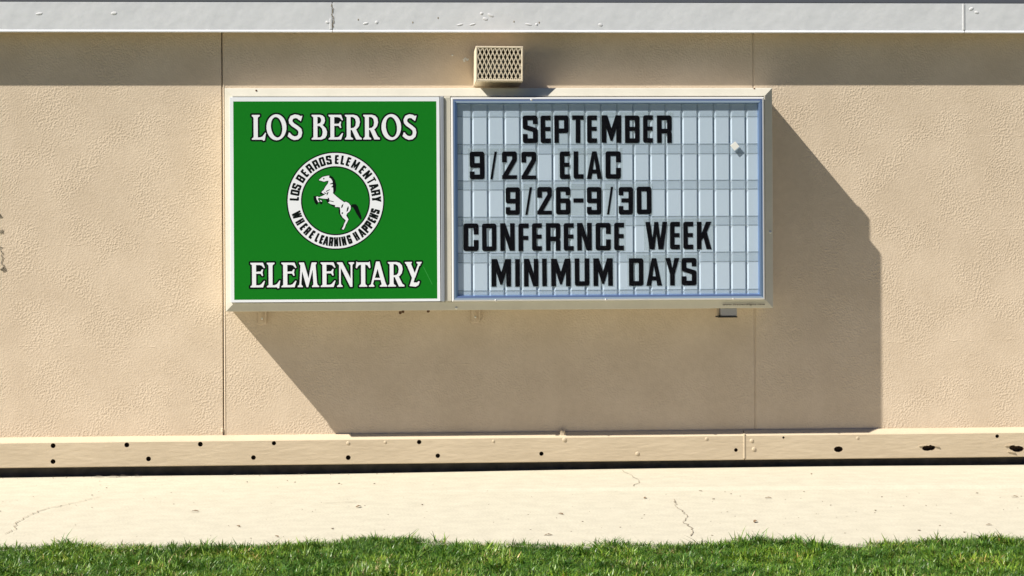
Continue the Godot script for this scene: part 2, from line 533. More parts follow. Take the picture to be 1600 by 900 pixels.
func glyph_mesh(polys: Array, size: Vector2, depth: float) -> ArrayMesh:
	# an upright letter with thickness: its box is size, lower left at 0,0, back at z = 0
	var e := extent(polys)
	var t := Transform2D(Vector2(size.x / e.size.x, 0), Vector2(0, size.y / e.size.y), Vector2.ZERO)
	t.origin = -(t * e.position)
	var st := start()
	var cuts := [e.position.x - 1.0]
	for p in polys:
		if Geometry2D.is_polygon_clockwise(p):
			var b := extent([p])
			cuts.append(b.get_center().x)
	cuts.sort()
	cuts.append(e.end.x + 1.0)
	for k in cuts.size() - 1:
		if cuts[k + 1] - cuts[k] < 0.5:
			continue
		var slab := PackedVector2Array([Vector2(cuts[k], e.position.y - 1), Vector2(cuts[k + 1], e.position.y - 1), Vector2(cuts[k + 1], e.end.y + 1), Vector2(cuts[k], e.end.y + 1)])
		for p in polys:
			if Geometry2D.is_polygon_clockwise(p):
				continue
			var pieces := []
			pieces.append_array(Geometry2D.intersect_polygons(p, slab))
			for q in polys:
				if Geometry2D.is_polygon_clockwise(q):
					var h: PackedVector2Array = q.duplicate()
					h.reverse()
					var left := []
					for pc in pieces:
						left.append_array(Geometry2D.clip_polygons(pc, h))
					pieces = left
			for pc in pieces:
				var ids := Geometry2D.triangulate_polygon(pc)
				for i in range(0, ids.size(), 3):
					var v := []
					for j in 3:
						v.append(t * pc[ids[i + j]])
					for z in [0.0, depth]:
						tri(st, Vector3(v[0].x, v[0].y, z), Vector3(v[1].x, v[1].y, z), Vector3(v[2].x, v[2].y, z), Vector3(0, 0, 1 if z > 0 else -1))
	for p in polys:
		var hole := Geometry2D.is_polygon_clockwise(p)
		var n: int = p.size()
		for i in n:
			var a: Vector2 = t * p[i]
			var b: Vector2 = t * p[(i + 1) % n]
			var out2 := (b - a).orthogonal()
			# counter-clockwise outline: outside lies to the right of the walk
			var mid: Vector2 = (p[i] + p[(i + 1) % n]) / 2.0
			var probe: Vector2 = mid + (p[(i + 1) % n] - p[i]).orthogonal().normalized() * 0.3
			if Geometry2D.is_point_in_polygon(probe, p) != hole:
				out2 = -out2
			face(st, [Vector3(a.x, a.y, 0), Vector3(b.x, b.y, 0), Vector3(b.x, b.y, depth), Vector3(a.x, a.y, depth)], Vector3(out2.x, out2.y, 0))
	return st.commit()

# ---------------------------------------------------------------- the print on the green name panel
const SHEET_X := 359.0      # the sheet is laid out in its own units: 290 to the metre
const SHEET_Y := 151.2
const SHEET_W := 329.2
const SHEET_H := 321.0
const SHEET_S := 4.4

func sheet(x: float, y: float) -> Vector2:
	return Vector2(x - SHEET_X, y - SHEET_Y) * SHEET_S

func place_glyph(polys: Array, x0: float, x1: float, top: float, bottom: float) -> Array:
	# squeezes a glyph so that its unit height spans top..bottom and its box x0..x1
	var e := extent(polys)
	var sx := (x1 - x0) * SHEET_S / e.size.x
	var sy := (bottom - top) * SHEET_S / U
	var o := sheet(x0, bottom)
	return mapped(polys, Transform2D(Vector2(sx, 0), Vector2(0, -sy), Vector2(o.x - e.position.x * sx, o.y)))

func horse_poly(a: Array) -> PackedVector2Array:
	# the emblem was drawn nine times as large
	var r := PackedVector2Array()
	for i in range(0, a.size(), 2):
		r.append(sheet(478.0 + a[i] / 9.0, 265.0 + a[i + 1] / 9.0))
	return r

func sheet_print() -> ImageTexture:
	var img := Image.create(int(SHEET_W * SHEET_S), int(SHEET_H * SHEET_S), false, Image.FORMAT_RGB8)
	var white := Color8(236, 240, 246)
	var black := Color8(10, 18, 14)
	var green := Color8(21, 120, 30)
	img.fill(white)
	var g0 := sheet(364.6, 157.6)
	var g1 := sheet(683.6, 468.4)
	img.fill_rect(Rect2i(Vector2i(g0), Vector2i(g1 - g0)), green)
	var words := [["LOSBERROS", [393.3, 415.4, 416.2, 447.5, 449.3, 472.6, 487, 511, 513.6, 536.2, 539.2, 565.5, 568, 594, 596.6, 627.6, 629.8, 652.1], 178.7, 217.5],
		["ELEMENTARY", [389.8, 412.6, 415.6, 436.6, 438.4, 462, 463.7, 497.4, 500, 523.2, 525.7, 552.4, 555, 578.2, 575.5, 604.4, 605.7, 631.5, 632.4, 658.7], 410.2, 449.0]]
	for w in words:
		var put := []
		for i in w[0].length():
			put.append(place_glyph(serif_glyph(w[0][i]), w[1][i * 2], w[1][i * 2 + 1], w[2], w[3]))
		for g in put:
			for p in g:
				var q: PackedVector2Array = p.duplicate()
				if not is_hole(g, p):
					for r in Geometry2D.offset_polygon(ccw(q), 2.7 * SHEET_S, Geometry2D.JOIN_ROUND):
						fill(img, [r], black)
		for g in put:
			for p in g:
				var q: PackedVector2Array = p.duplicate()
				if is_hole(g, p):
					for r in Geometry2D.offset_polygon(ccw(q), -2.7 * SHEET_S, Geometry2D.JOIN_ROUND):
						fill(img, [r], green)
		for g in put:
			fill(img, g, white)
	# the ring with its two lines of writing
	var mid := sheet(523.8, 313.6)
	for r in [[77.0, black], [75.0, white], [54.2, black], [52.2, green]]:
		var disc := PackedVector2Array()
		for i in 120:
			disc.append(mid + Vector2.from_angle(TAU * i / 120.0) * r[0] * SHEET_S)
		fill(img, [disc], r[1])
	var above := [["L", 177], ["O", 168.5], ["S", 160], ["B", 147.5], ["E", 138], ["R", 128], ["R", 118], ["O", 108.5], ["S", 99], ["E", 88], ["L", 79.5], ["E", 71.5], ["M", 60.5], ["E", 49], ["N", 39], ["T", 29], ["A", 20], ["R", 11], ["Y", 2]]
	var below := [["W", 200], ["H", 210.5], ["E", 219], ["R", 227], ["E", 235], ["L", 243.5], ["E", 250], ["A", 256.5], ["R", 263.5], ["N", 270.5], ["I", 276], ["N", 281.5], ["G", 289.5], ["H", 300], ["A", 309], ["P", 317], ["P", 324.5], ["E", 331.5], ["N", 338], ["S", 345]]
	for pair in [[above, true], [below, false]]:
		for l in pair[0]:
			var g := block_glyph(l[0], 0.215 if pair[1] else 0.25)
			var e := extent(g)
			var ang := deg_to_rad(l[1])
			var out := Vector2(cos(ang), -sin(ang))         # image y runs down
			var up: Vector2 = out if pair[1] else -out
			var side := Vector2(-up.y, up.x)
			var s := 14.4 * SHEET_S / U
			var sx := s * ((1.0 if l[0] in ["M", "W"] else 1.12) if pair[1] else (1.0 if l[0] in ["A", "E", "P"] else 0.88))
			var c := mid + out * 64.6 * SHEET_S
			var t := Transform2D(side * sx, up * s, Vector2.ZERO)
			t.origin = c - t * e.get_center()
			fill(img, mapped(g, t), black)
			if l[0] in ["A", "W", "Y"]:      # the slanted letters are cut as bold as the rest
				for k in [-0.5, 0.5]:
					fill(img, mapped(g, Transform2D(t.x, t.y, t.origin + side * k * SHEET_S)), black)
	# the rearing horse
	var body := horse_poly([180, 140, 230, 100, 290, 86, 328, 82, 322, 108, 350, 125, 370, 158, 374, 182, 340, 195, 330, 206, 376, 203, 376, 222, 350, 246, 378, 250, 382, 300, 376, 330, 420, 372, 480, 420, 535, 460, 562, 452, 600, 474, 626, 510, 628, 550, 612, 585, 575, 618, 562, 645, 594, 702, 572, 748, 552, 782, 545, 808, 524, 848, 500, 838, 522, 800, 530, 770, 556, 716, 510, 672, 480, 622, 478, 560, 470, 528, 402, 525, 408, 500, 345, 486, 304, 462, 330, 450, 302, 410, 240, 408, 176, 396, 164, 408, 170, 425, 186, 452, 168, 458, 146, 415, 138, 386, 152, 374, 180, 386, 232, 366, 266, 348, 216, 322, 222, 302, 244, 288, 270, 240, 306, 192, 316, 154, 290, 156, 250, 168, 206, 154, 186, 150])
	for r in Geometry2D.offset_polygon(ccw(body.duplicate()), 1.1 * SHEET_S, Geometry2D.JOIN_ROUND):
		fill(img, [r], black)
	for a in [[325, 76, 375, 102, 408, 150, 424, 215, 420, 290, 402, 330, 372, 326, 376, 250, 345, 215, 374, 190, 364, 150, 345, 112],
		[622, 505, 655, 488, 700, 488, 728, 515, 744, 565, 772, 640, 782, 690, 766, 708, 738, 668, 706, 620, 682, 570, 662, 535, 636, 525],
		[100, 372, 152, 368, 140, 395, 160, 440, 166, 480, 150, 498, 122, 470, 106, 425], [186, 432, 232, 430, 226, 480, 208, 492, 190, 470],
		[262, 404, 304, 408, 322, 462, 400, 504, 404, 526, 470, 530, 478, 560, 440, 540, 372, 516, 300, 470], [470, 842, 512, 786, 530, 800, 510, 852],
		[190, 322, 240, 324, 262, 346, 200, 352], [456, 560, 482, 560, 486, 622, 556, 712, 545, 728, 480, 660, 458, 610], [575, 618, 600, 690, 590, 712, 560, 650]]:
		fill(img, [horse_poly(a)], black)
	fill(img, [body], white)
	for a in [[238, 118, 252, 112, 260, 128, 246, 140], [276, 300, 330, 276, 336, 282, 286, 312], [296, 318, 316, 316, 300, 352, 284, 360], [252, 318, 290, 330, 276, 340, 256, 334], [566, 592, 576, 540, 594, 512, 598, 548, 584, 586],
		[490, 540, 500, 500, 524, 480, 512, 530], [496, 606, 518, 600, 516, 622, 500, 630], [326, 432, 384, 446, 388, 456, 336, 446], [300, 392, 320, 398, 330, 440, 312, 430]]:
		fill(img, [horse_poly(a)], black)
	fill(img, [horse_poly([188, 428, 210, 432, 224, 446, 206, 452])], white)
	fill(img, [PackedVector2Array([sheet(661, 418), sheet(661.8, 417.6), sheet(676, 446), sheet(675, 446)])], Color8(60, 150, 70))
	return ImageTexture.create_from_image(img)

func is_hole(g: Array, p: PackedVector2Array) -> bool:
	# inside another outline of the same glyph
	for q in g:
		if q != p and Geometry2D.is_point_in_polygon(p[0], q):
			return true
	return false

# ---------------------------------------------------------------- build
func _ready() -> void:
	rng.seed = 7
	set_view()
	make_materials()
	make_ground()
	make_building()
	make_cabinet()
	make_letters()
	make_lamp_cage()
	make_small_things()
	make_grass()

func set_view() -> void:
	var cam := Camera3D.new()
	cam.name = "camera"
	var yaw := deg_to_rad(3.1592)
	var roll := deg_to_rad(0.30)
	var fw := Vector3(sin(yaw), 0, -cos(yaw))
	var rt := Vector3(cos(yaw), 0, sin(yaw))
	var right := rt * cos(roll) - Vector3.UP * sin(roll)
	var up := rt * sin(roll) + Vector3.UP * cos(roll)
	cam.transform = Transform3D(Basis(right, up, -fw), Vector3(0, 1.2071, 11.0))
	cam.near = 0.1
	cam.far = 600.0
	cam.projection = Camera3D.PROJECTION_FRUSTUM
	cam.size = 0.1 * 900.0 / 3080.0
	cam.frustum_offset = Vector2(0, -0.1 * 50.0 / 3080.0)
	add_child(cam)
	cam.current = true

	var env := Environment.new()
	env.background_mode = Environment.BG_SKY
	var sky := Sky.new()
	var air := ProceduralSkyMaterial.new()
	air.sky_top_color = Color(0.20, 0.38, 0.74)
	air.sky_horizon_color = Color(0.60, 0.74, 0.90)
	air.sky_curve = 0.16
	air.ground_horizon_color = Color(0.42, 0.44, 0.40)
	air.ground_bottom_color = Color(0.20, 0.22, 0.16)
	air.sun_angle_max = 0.0
	sky.sky_material = air
	env.sky = sky
	env.background_energy_multiplier = 0.23
	env.tonemap_mode = Environment.TONE_MAPPER_LINEAR
	env.tonemap_exposure = 1.66
	env.sdfgi_enabled = true
	env.ssao_enabled = true
	env.ssil_enabled = true
	var we := WorldEnvironment.new()
	we.name = "environment"
	we.environment = env
	add_child(we)

	var sun := DirectionalLight3D.new()
	sun.name = "sun"
	sun.light_energy = 1.6
	sun.light_color = Color(1.0, 0.972, 0.925)
	sun.light_angular_distance = 0.5
	sun.shadow_enabled = true
	add_child(sun)
	sun.look_at_from_position(Vector3(-2.29, 2.73, 1.0) * 3.0, Vector3.ZERO)

# where the lawn meets the path: x, z pairs
const LAWN_EDGE := [-4.0, 2.62, -1.702, 2.591, -1.539, 2.606, -1.451, 2.502, -1.226, 2.56, -1.004, 2.617, -0.786, 2.656, -0.573, 2.638, -0.359, 2.602, -0.2, 2.463, -0.034, 2.478, 0.184, 2.614, 0.453, 2.676, 0.663, 2.769, 0.884, 2.715, 1.091, 2.79, 1.313, 2.755, 1.504, 2.601, 1.672, 2.731, 1.786, 2.835, 2.069, 2.786, 2.368, 2.7, 2.626, 2.762, 5.0, 2.75]

func rim(x: float) -> float:
	for i in range(0, LAWN_EDGE.size() - 2, 2):
		if x <= LAWN_EDGE[i + 2]:
			return lerpf(LAWN_EDGE[i + 1], LAWN_EDGE[i + 3], clampf((x - LAWN_EDGE[i]) / (LAWN_EDGE[i + 2] - LAWN_EDGE[i]), 0.0, 1.0))
	return 2.75

func make_ground() -> void:
	var g := part("ground", box(Vector3(-250, -0.6, -250), Vector3(250, -0.025, 250)), mats.soil, self)
	g.set_meta("kind", "structure")
	# path with a shallow crease that dies out towards the left
	var st := start()
	var zs := [0.0, 0.012, 0.88, 0.93, 2.98, 2.99]
	var xs := []
	for i in 161:
		xs.append(-7.5 + 16.0 * i / 160.0)
	var hgt := func(x: float, k: int) -> float:
		var amp := 0.004 + 0.010 * smoothstep(0.2, 1.6, x)
		var w := 0.002 * sin(x * 1.3 + 0.5) + 0.0015 * sin(x * 3.1)
		match k:
			0: return amp - 0.010 + w
			1, 2: return amp + w
			3, 4: return w * 0.4
		return -0.02
	for i in 160:
		for k in 5:
			var p := []
			for q in [[i, k], [i + 1, k], [i + 1, k + 1], [i, k + 1]]:
				var x: float = xs[q[0]]
				var dz: float = 0.10 * (x - 0.5) / 3.0 if q[1] in [2, 3] else 0.0
				if q[1] >= 4:
					dz = rim(x) - 2.84
				p.append(Vector3(x, hgt.call(x, q[1]), zs[q[1]] + dz))
			face(st, [p[0], p[1], p[2]], Vector3.UP)
			face(st, [p[0], p[2], p[3]], Vector3.UP)
	# its edge towards the footing
	for i in 160:
		var x0: float = xs[i]
		var x1: float = xs[i + 1]
		face(st, [Vector3(x0, hgt.call(x0, 0), 0), Vector3(x1, hgt.call(x1, 0), 0), Vector3(x1, -0.1, 0), Vector3(x0, -0.1, 0)], Vector3.FORWARD)
	var walk := part("sidewalk", st.commit(), mats.concrete, self)
	walk.set_meta("kind", "structure")
	var lines := [[-1.741, 2.261, -1.735, 2.12, -1.768, 1.907, -1.76, 1.641, -1.734, 1.409, -1.66, 1.27, -1.594, 1.1, -1.533, 0.923],
		[1.21, 0.10, 1.243, 0.639, 1.183, 0.863], [1.331, 1.308, 1.306, 1.557, 1.303, 1.795, 1.307, 1.933, 1.259, 2.148, 1.262, 2.399, 1.225, 2.594],
		[-0.40, 1.30, -0.30, 1.28, -0.22, 1.30]]
	for l in lines:
		var pts := []
		for i in range(0, l.size(), 2):
			var y := 0.0035 + (0.010 * smoothstep(0.2, 1.6, l[i]) + 0.004 if l[i + 1] < 0.9 else 0.0)
			pts.append(Vector3(l[i], y, l[i + 1]))
		part("crack", ribbon(pts, 0.0052, Vector3.UP, int(l[1] * 1000)), mats.crack_dirt, walk)

func cut_board(parent: Node3D, x0: float, x1: float, holes: Array) -> void:
	# a bolted timber board with a chamfered top; the bolt holes are real holes
	var c := CSGCombiner3D.new()
	c.name = "base_board"
	parent.add_child(c, true)
	var b := CSGPolygon3D.new()
	b.name = "board"
	b.polygon = PackedVector2Array([Vector2(0.0, 0.058), Vector2(-0.043, 0.058), Vector2(-0.046, 0.062), Vector2(-0.046, 0.193), Vector2(-0.040, 0.200), Vector2(-0.012, 0.222), Vector2(0.0, 0.222)])
	b.mode = CSGPolygon3D.MODE_DEPTH
	b.depth = x1 - x0
	b.position = Vector3(x1, 0, 0)
	b.rotation.y = PI / 2
	b.material = mats.board_paint
	c.add_child(b)
	for h in holes:
		if h[0] < x0 or h[0] > x1:
			continue
		var k := CSGCylinder3D.new()
		k.name = "hole"
		k.operation = CSGShape3D.OPERATION_SUBTRACTION
		k.radius = h[2]
		k.sides = 14 if h[2] < 0.02 else 9
		k.height = 0.07
		k.position = Vector3(h[0], h[1], 0.04)
		k.rotation = Vector3(PI / 2, 0, 0)
		if h[2] >= 0.02:
			k.scale = Vector3(1.0, 1.0, h[3])
			k.rotation = Vector3(PI / 2, 0, 0)
		k.material = mats.raw_wood
		c.add_child(k, true)

func make_building() -> void:
	var b := thing("school_building", "tan stucco school building wall under a grey white fascia", "building")
	part("wall", box(Vector3(-6.93, 0.142, -6.0), Vector3(7.90, 2.62, -0.034)), mats.stucco, b)
	part("footing", box(Vector3(-6.94, -0.3, -0.25), Vector3(7.91, 0.14, -0.105)), mats.footing, b)
	for i in range(-2, 3):
		var x0 := -0.998 + 2.971 * i
		part("wall_panel", box(Vector3(x0 + 0.003, 0.15, -0.03), Vector3(x0 + 2.971 - 0.003, 2.58, 0.0), 0.0035), mats.stucco, b)
	# holes: x, y, radius, flattening
	var holes := [[-1.926, 0.178, 0.0135], [-1.927, 0.091, 0.0135], [-1.525, 0.178, 0.0135], [-1.407, 0.1, 0.0135], [-1.123, 0.178, 0.0135], [-0.832, 0.101, 0.013], [-0.719, 0.179, 0.012], [-0.31, 0.095, 0.0135], [0.083, 0.177, 0.0125], [0.186, 0.1, 0.0125], [0.763, 0.105, 0.012],
		[1.855, 0.114, 0.0105], [2.435, 0.112, 0.026, 0.65], [2.94, 0.112, 0.030, 0.5], [2.965, 0.116, 0.021, 0.8], [3.458, 0.103, 0.036, 0.5], [3.43, 0.11, 0.021, 0.7], [3.341, 0.176, 0.0105], [2.124, 0.181, 0.0065]]
	cut_board(b, -6.94, 1.900, holes)
	cut_board(b, 1.905, 7.90, holes)
	# painted-over plugs and splinters on the board
	for p in [[-0.31, 0.175, 0.011], [-0.105, 0.178, 0.009], [0.496, 0.177, 0.009], [0.892, 0.181, 0.013], [1.301, 0.099, 0.012], [1.69, 0.178, 0.010], [1.957, 0.117, 0.013], [1.945, 0.165, 0.012], [2.545, 0.174, 0.009]]:
		var s := SphereMesh.new()
		s.radius = p[2]
		s.height = p[2] * 2.0
		s.radial_segments = 12
		s.rings = 6
		var o := part("filler_plug", s, mats.board_paint, b, Vector3(p[0], p[1], 0.0455))
		o.scale = Vector3(1, 1, 0.35)
	for p in [[2.915, 0.129, 0.045, 0.003], [2.985, 0.127, 0.04, -0.004], [3.41, 0.125, 0.05, 0.003], [3.42, 0.088, 0.04, -0.003]]:
		var st := start()
		add_bar(st, Vector3(p[0] - p[2] / 2, p[1] - p[3], 0.048), Vector3(p[0] + p[2] / 2, p[1] + p[3], 0.050), 0.005, 0.005)
		part("splinter", st.commit(), mats.board_paint, b)
	# caulk in the board joint, a paint drip on the chamfer and one under the board
	part("caulk", box(Vector3(1.8965, 0.066, 0.02), Vector3(1.9085, 0.205, 0.0485), 0.002), mats.board_paint, b)
	part("caulk", box(Vector3(0.868, 0.196, 0.02), Vector3(0.898, 0.236, 0.034), 0.006), mats.board_paint, b)
	for i in [-1, 1, 2]:
		var xc: float = -0.998 + 2.971 * i
		part("joint_caulk", box(Vector3(xc - 0.0025, 0.222, -0.02), Vector3(xc + 0.0025, 2.45, -0.0022)), mats.stucco, b)
	# joint fillet at the left panel joint
	part("joint_bead", box(Vector3(-0.993, 0.222, -0.008), Vector3(-0.987, 2.45, 0.0022), 0.002), mats.stucco, b)
	part("joint_nib", box(Vector3(-1.012, 0.236, -0.008), Vector3(-1.000, 0.262, 0.006), 0.003), mats.stucco, b)
	for t in [[2.28, 1.375, 4.6, 1.31], [-2.6, 1.262, -1.05, 1.30], [-0.9, 0.62, 0.9, 0.60], [2.2, 0.70, 4.4, 0.735], [-2.7, 0.74, -1.3, 0.71], [2.75, 1.86, 4.2, 1.89]]:
		part("trowel_ridge", ridge(Vector2(t[0], t[1]), Vector2(t[2], t[3]), int(t[0] * 77.0)), mats.stucco, b)
	# eaves
	var cuts := [-7.2, -3.916, -0.383, 3.150, 6.683, 8.1]
	for i in cuts.size() - 1:
		var f := part("fascia_board", box(Vector3(cuts[i] + 0.0015, 2.452, 0.072), Vector3(cuts[i + 1] - 0.0015, 2.611, 0.099), 0.002), mats.fascia_paint, b)
		var lip := start()
		var x0: float = cuts[i] + 0.0015
		var x1: float = cuts[i + 1] - 0.0015
		var ring := [Vector2(0.097, 2.459), Vector2(0.1005, 2.457), Vector2(0.105, 2.450), Vector2(0.105, 2.446), Vector2(0.074, 2.446), Vector2(0.074, 2.450)]
		for k in ring.size():
			var p: Vector2 = ring[k]
			var q: Vector2 = ring[(k + 1) % ring.size()]
			var m := (p + q) / 2.0 - Vector2(0.090, 2.4495)
			face(lip, [Vector3(x0, p.y, p.x), Vector3(x1, p.y, p.x), Vector3(x1, q.y, q.x), Vector3(x0, q.y, q.x)], Vector3(0, m.y, m.x))
		part("drip_lip", lip.commit(), mats.fascia_paint, f)
	part("joint_filler", box(Vector3(3.140, 2.462, 0.08), Vector3(3.151, 2.609, 0.1015), 0.001), mats.fascia_filler, b)
	part("joint_filler", box(Vector3(-0.398, 2.462, 0.08), Vector3(-0.386, 2.52, 0.1012), 0.001), mats.fascia_filler, b)
	var blob := RandomNumberGenerator.new()
	blob.seed = 21
	for p in [[-1.98, 2.545], [-1.575, 2.548], [0.39, 2.49], [0.32, 2.488], [0.46, 2.52], [0.49, 2.54], [0.44, 2.55], [0.70, 2.49], [0.745, 2.49], [-0.41, 2.50], [3.19, 2.58], [3.22, 2.56], [1.1, 2.488], [-0.14, 2.50], [-0.20, 2.494]]:
		var s := SphereMesh.new()
		s.radius = 0.008
		s.height = 0.016
		s.radial_segments = 10
		s.rings = 5
		var o := part("paint_blob", s, mats.fascia_filler, b, Vector3(p[0], p[1], 0.0988))
		o.scale = Vector3(blob.randf_range(0.8, 2.6), blob.randf_range(0.5, 1.2), 0.3)
		o.rotation.z = blob.randf_range(-0.5, 0.5)
	for p in [[-0.24, 2.515], [0.20, 2.525], [0.06, 2.50], [0.62, 2.505], [0.76, 2.50]]:
		part("nail_pit", box(Vector3(p[0] - 0.004, p[1] - 0.005, 0.09), Vector3(p[0] + 0.003, p[1] + 0.005, 0.0998), 0.001), mats.crack_dirt, b)
	var crackpts := [Vector3(-0.3835, 2.47, 0.1005), Vector3(-0.381, 2.53, 0.1005), Vector3(-0.385, 2.60, 0.1005)]
	part("crack", ribbon(crackpts, 0.005, Vector3.BACK, 5), mats.crack_dirt, b)
	part("soffit", box(Vector3(-7.2, 2.462, -0.05), Vector3(8.1, 2.476, 0.073)), mats.soffit_paint, b)
	part("drip_edge", box(Vector3(-7.2, 2.6115, 0.02), Vector3(8.1, 2.638, 0.1000), 0.003), mats.drip_metal, b)
	part("roof", box(Vector3(-7.2, 2.64, -6.2), Vector3(8.1, 2.71, 0.095), 0.004), mats.roofing, b)
	# a ragged crack in the plaster near the left
	var wall_line := []
	for p in [[-2.214, 1.275], [-2.208, 1.229], [-2.204, 1.194], [-2.198, 1.158], [-2.191, 1.144]]:
		wall_line.append(Vector3(p[0], p[1], 0.002))
	part("crack", ribbon(wall_line, 0.006, Vector3.BACK, 9), mats.crack_dirt, b)
	for p in [[-2.214, 1.441], [-2.207, 1.356], [-2.196, 1.142], [-2.203, 1.152]]:
		part("chip", ribbon([Vector3(p[0] - 0.007, p[1] + 0.004, 0.002), Vector3(p[0] + 0.007, p[1] - 0.004, 0.002)], 0.009, Vector3.BACK, int(p[1] * 999)), mats.crack_dirt, b)
	part("nail_head", box(Vector3(0.275, 2.325, -0.005), Vector3(0.285, 2.333, 0.006), 0.002), mats.sticker_white, b)
	var scratch := [Vector3(0.340, 2.302, 0.0028), Vector3(0.372, 2.306, 0.0028)]
	part("scratch", ribbon(scratch, 0.008, Vector3.BACK, 31), mats.sticker_white, b)

func ridge(a: Vector2, c: Vector2, seed_: int) -> ArrayMesh:
	# a broken, uneven ridge where two passes of the trowel met
	var st := start()
	var r := RandomNumberGenerator.new()
	r.seed = seed_
	var n := 90
	var pts := []
	for i in n + 1:
		var p := a.lerp(c, i / float(n)) + Vector2(0, r.randf_range(-0.004, 0.004))
		pts.append([p, maxf(0.0, r.randf_range(-0.0006, 0.0011)), r.randf_range(0.004, 0.009)])
	for i in n:
		var p: Array = pts[i]
		var q: Array = pts[i + 1]
		for s in [-1.0, 1.0]:
			face(st, [Vector3(p[0].x, p[0].y, p[1]), Vector3(q[0].x, q[0].y, q[1]), Vector3(q[0].x, q[0].y + s * q[2], -0.0004)], Vector3.BACK)
			face(st, [Vector3(p[0].x, p[0].y, p[1]), Vector3(q[0].x, q[0].y + s * q[2], -0.0004), Vector3(p[0].x, p[0].y + s * p[2], -0.0004)], Vector3.BACK)
	return st.commit()

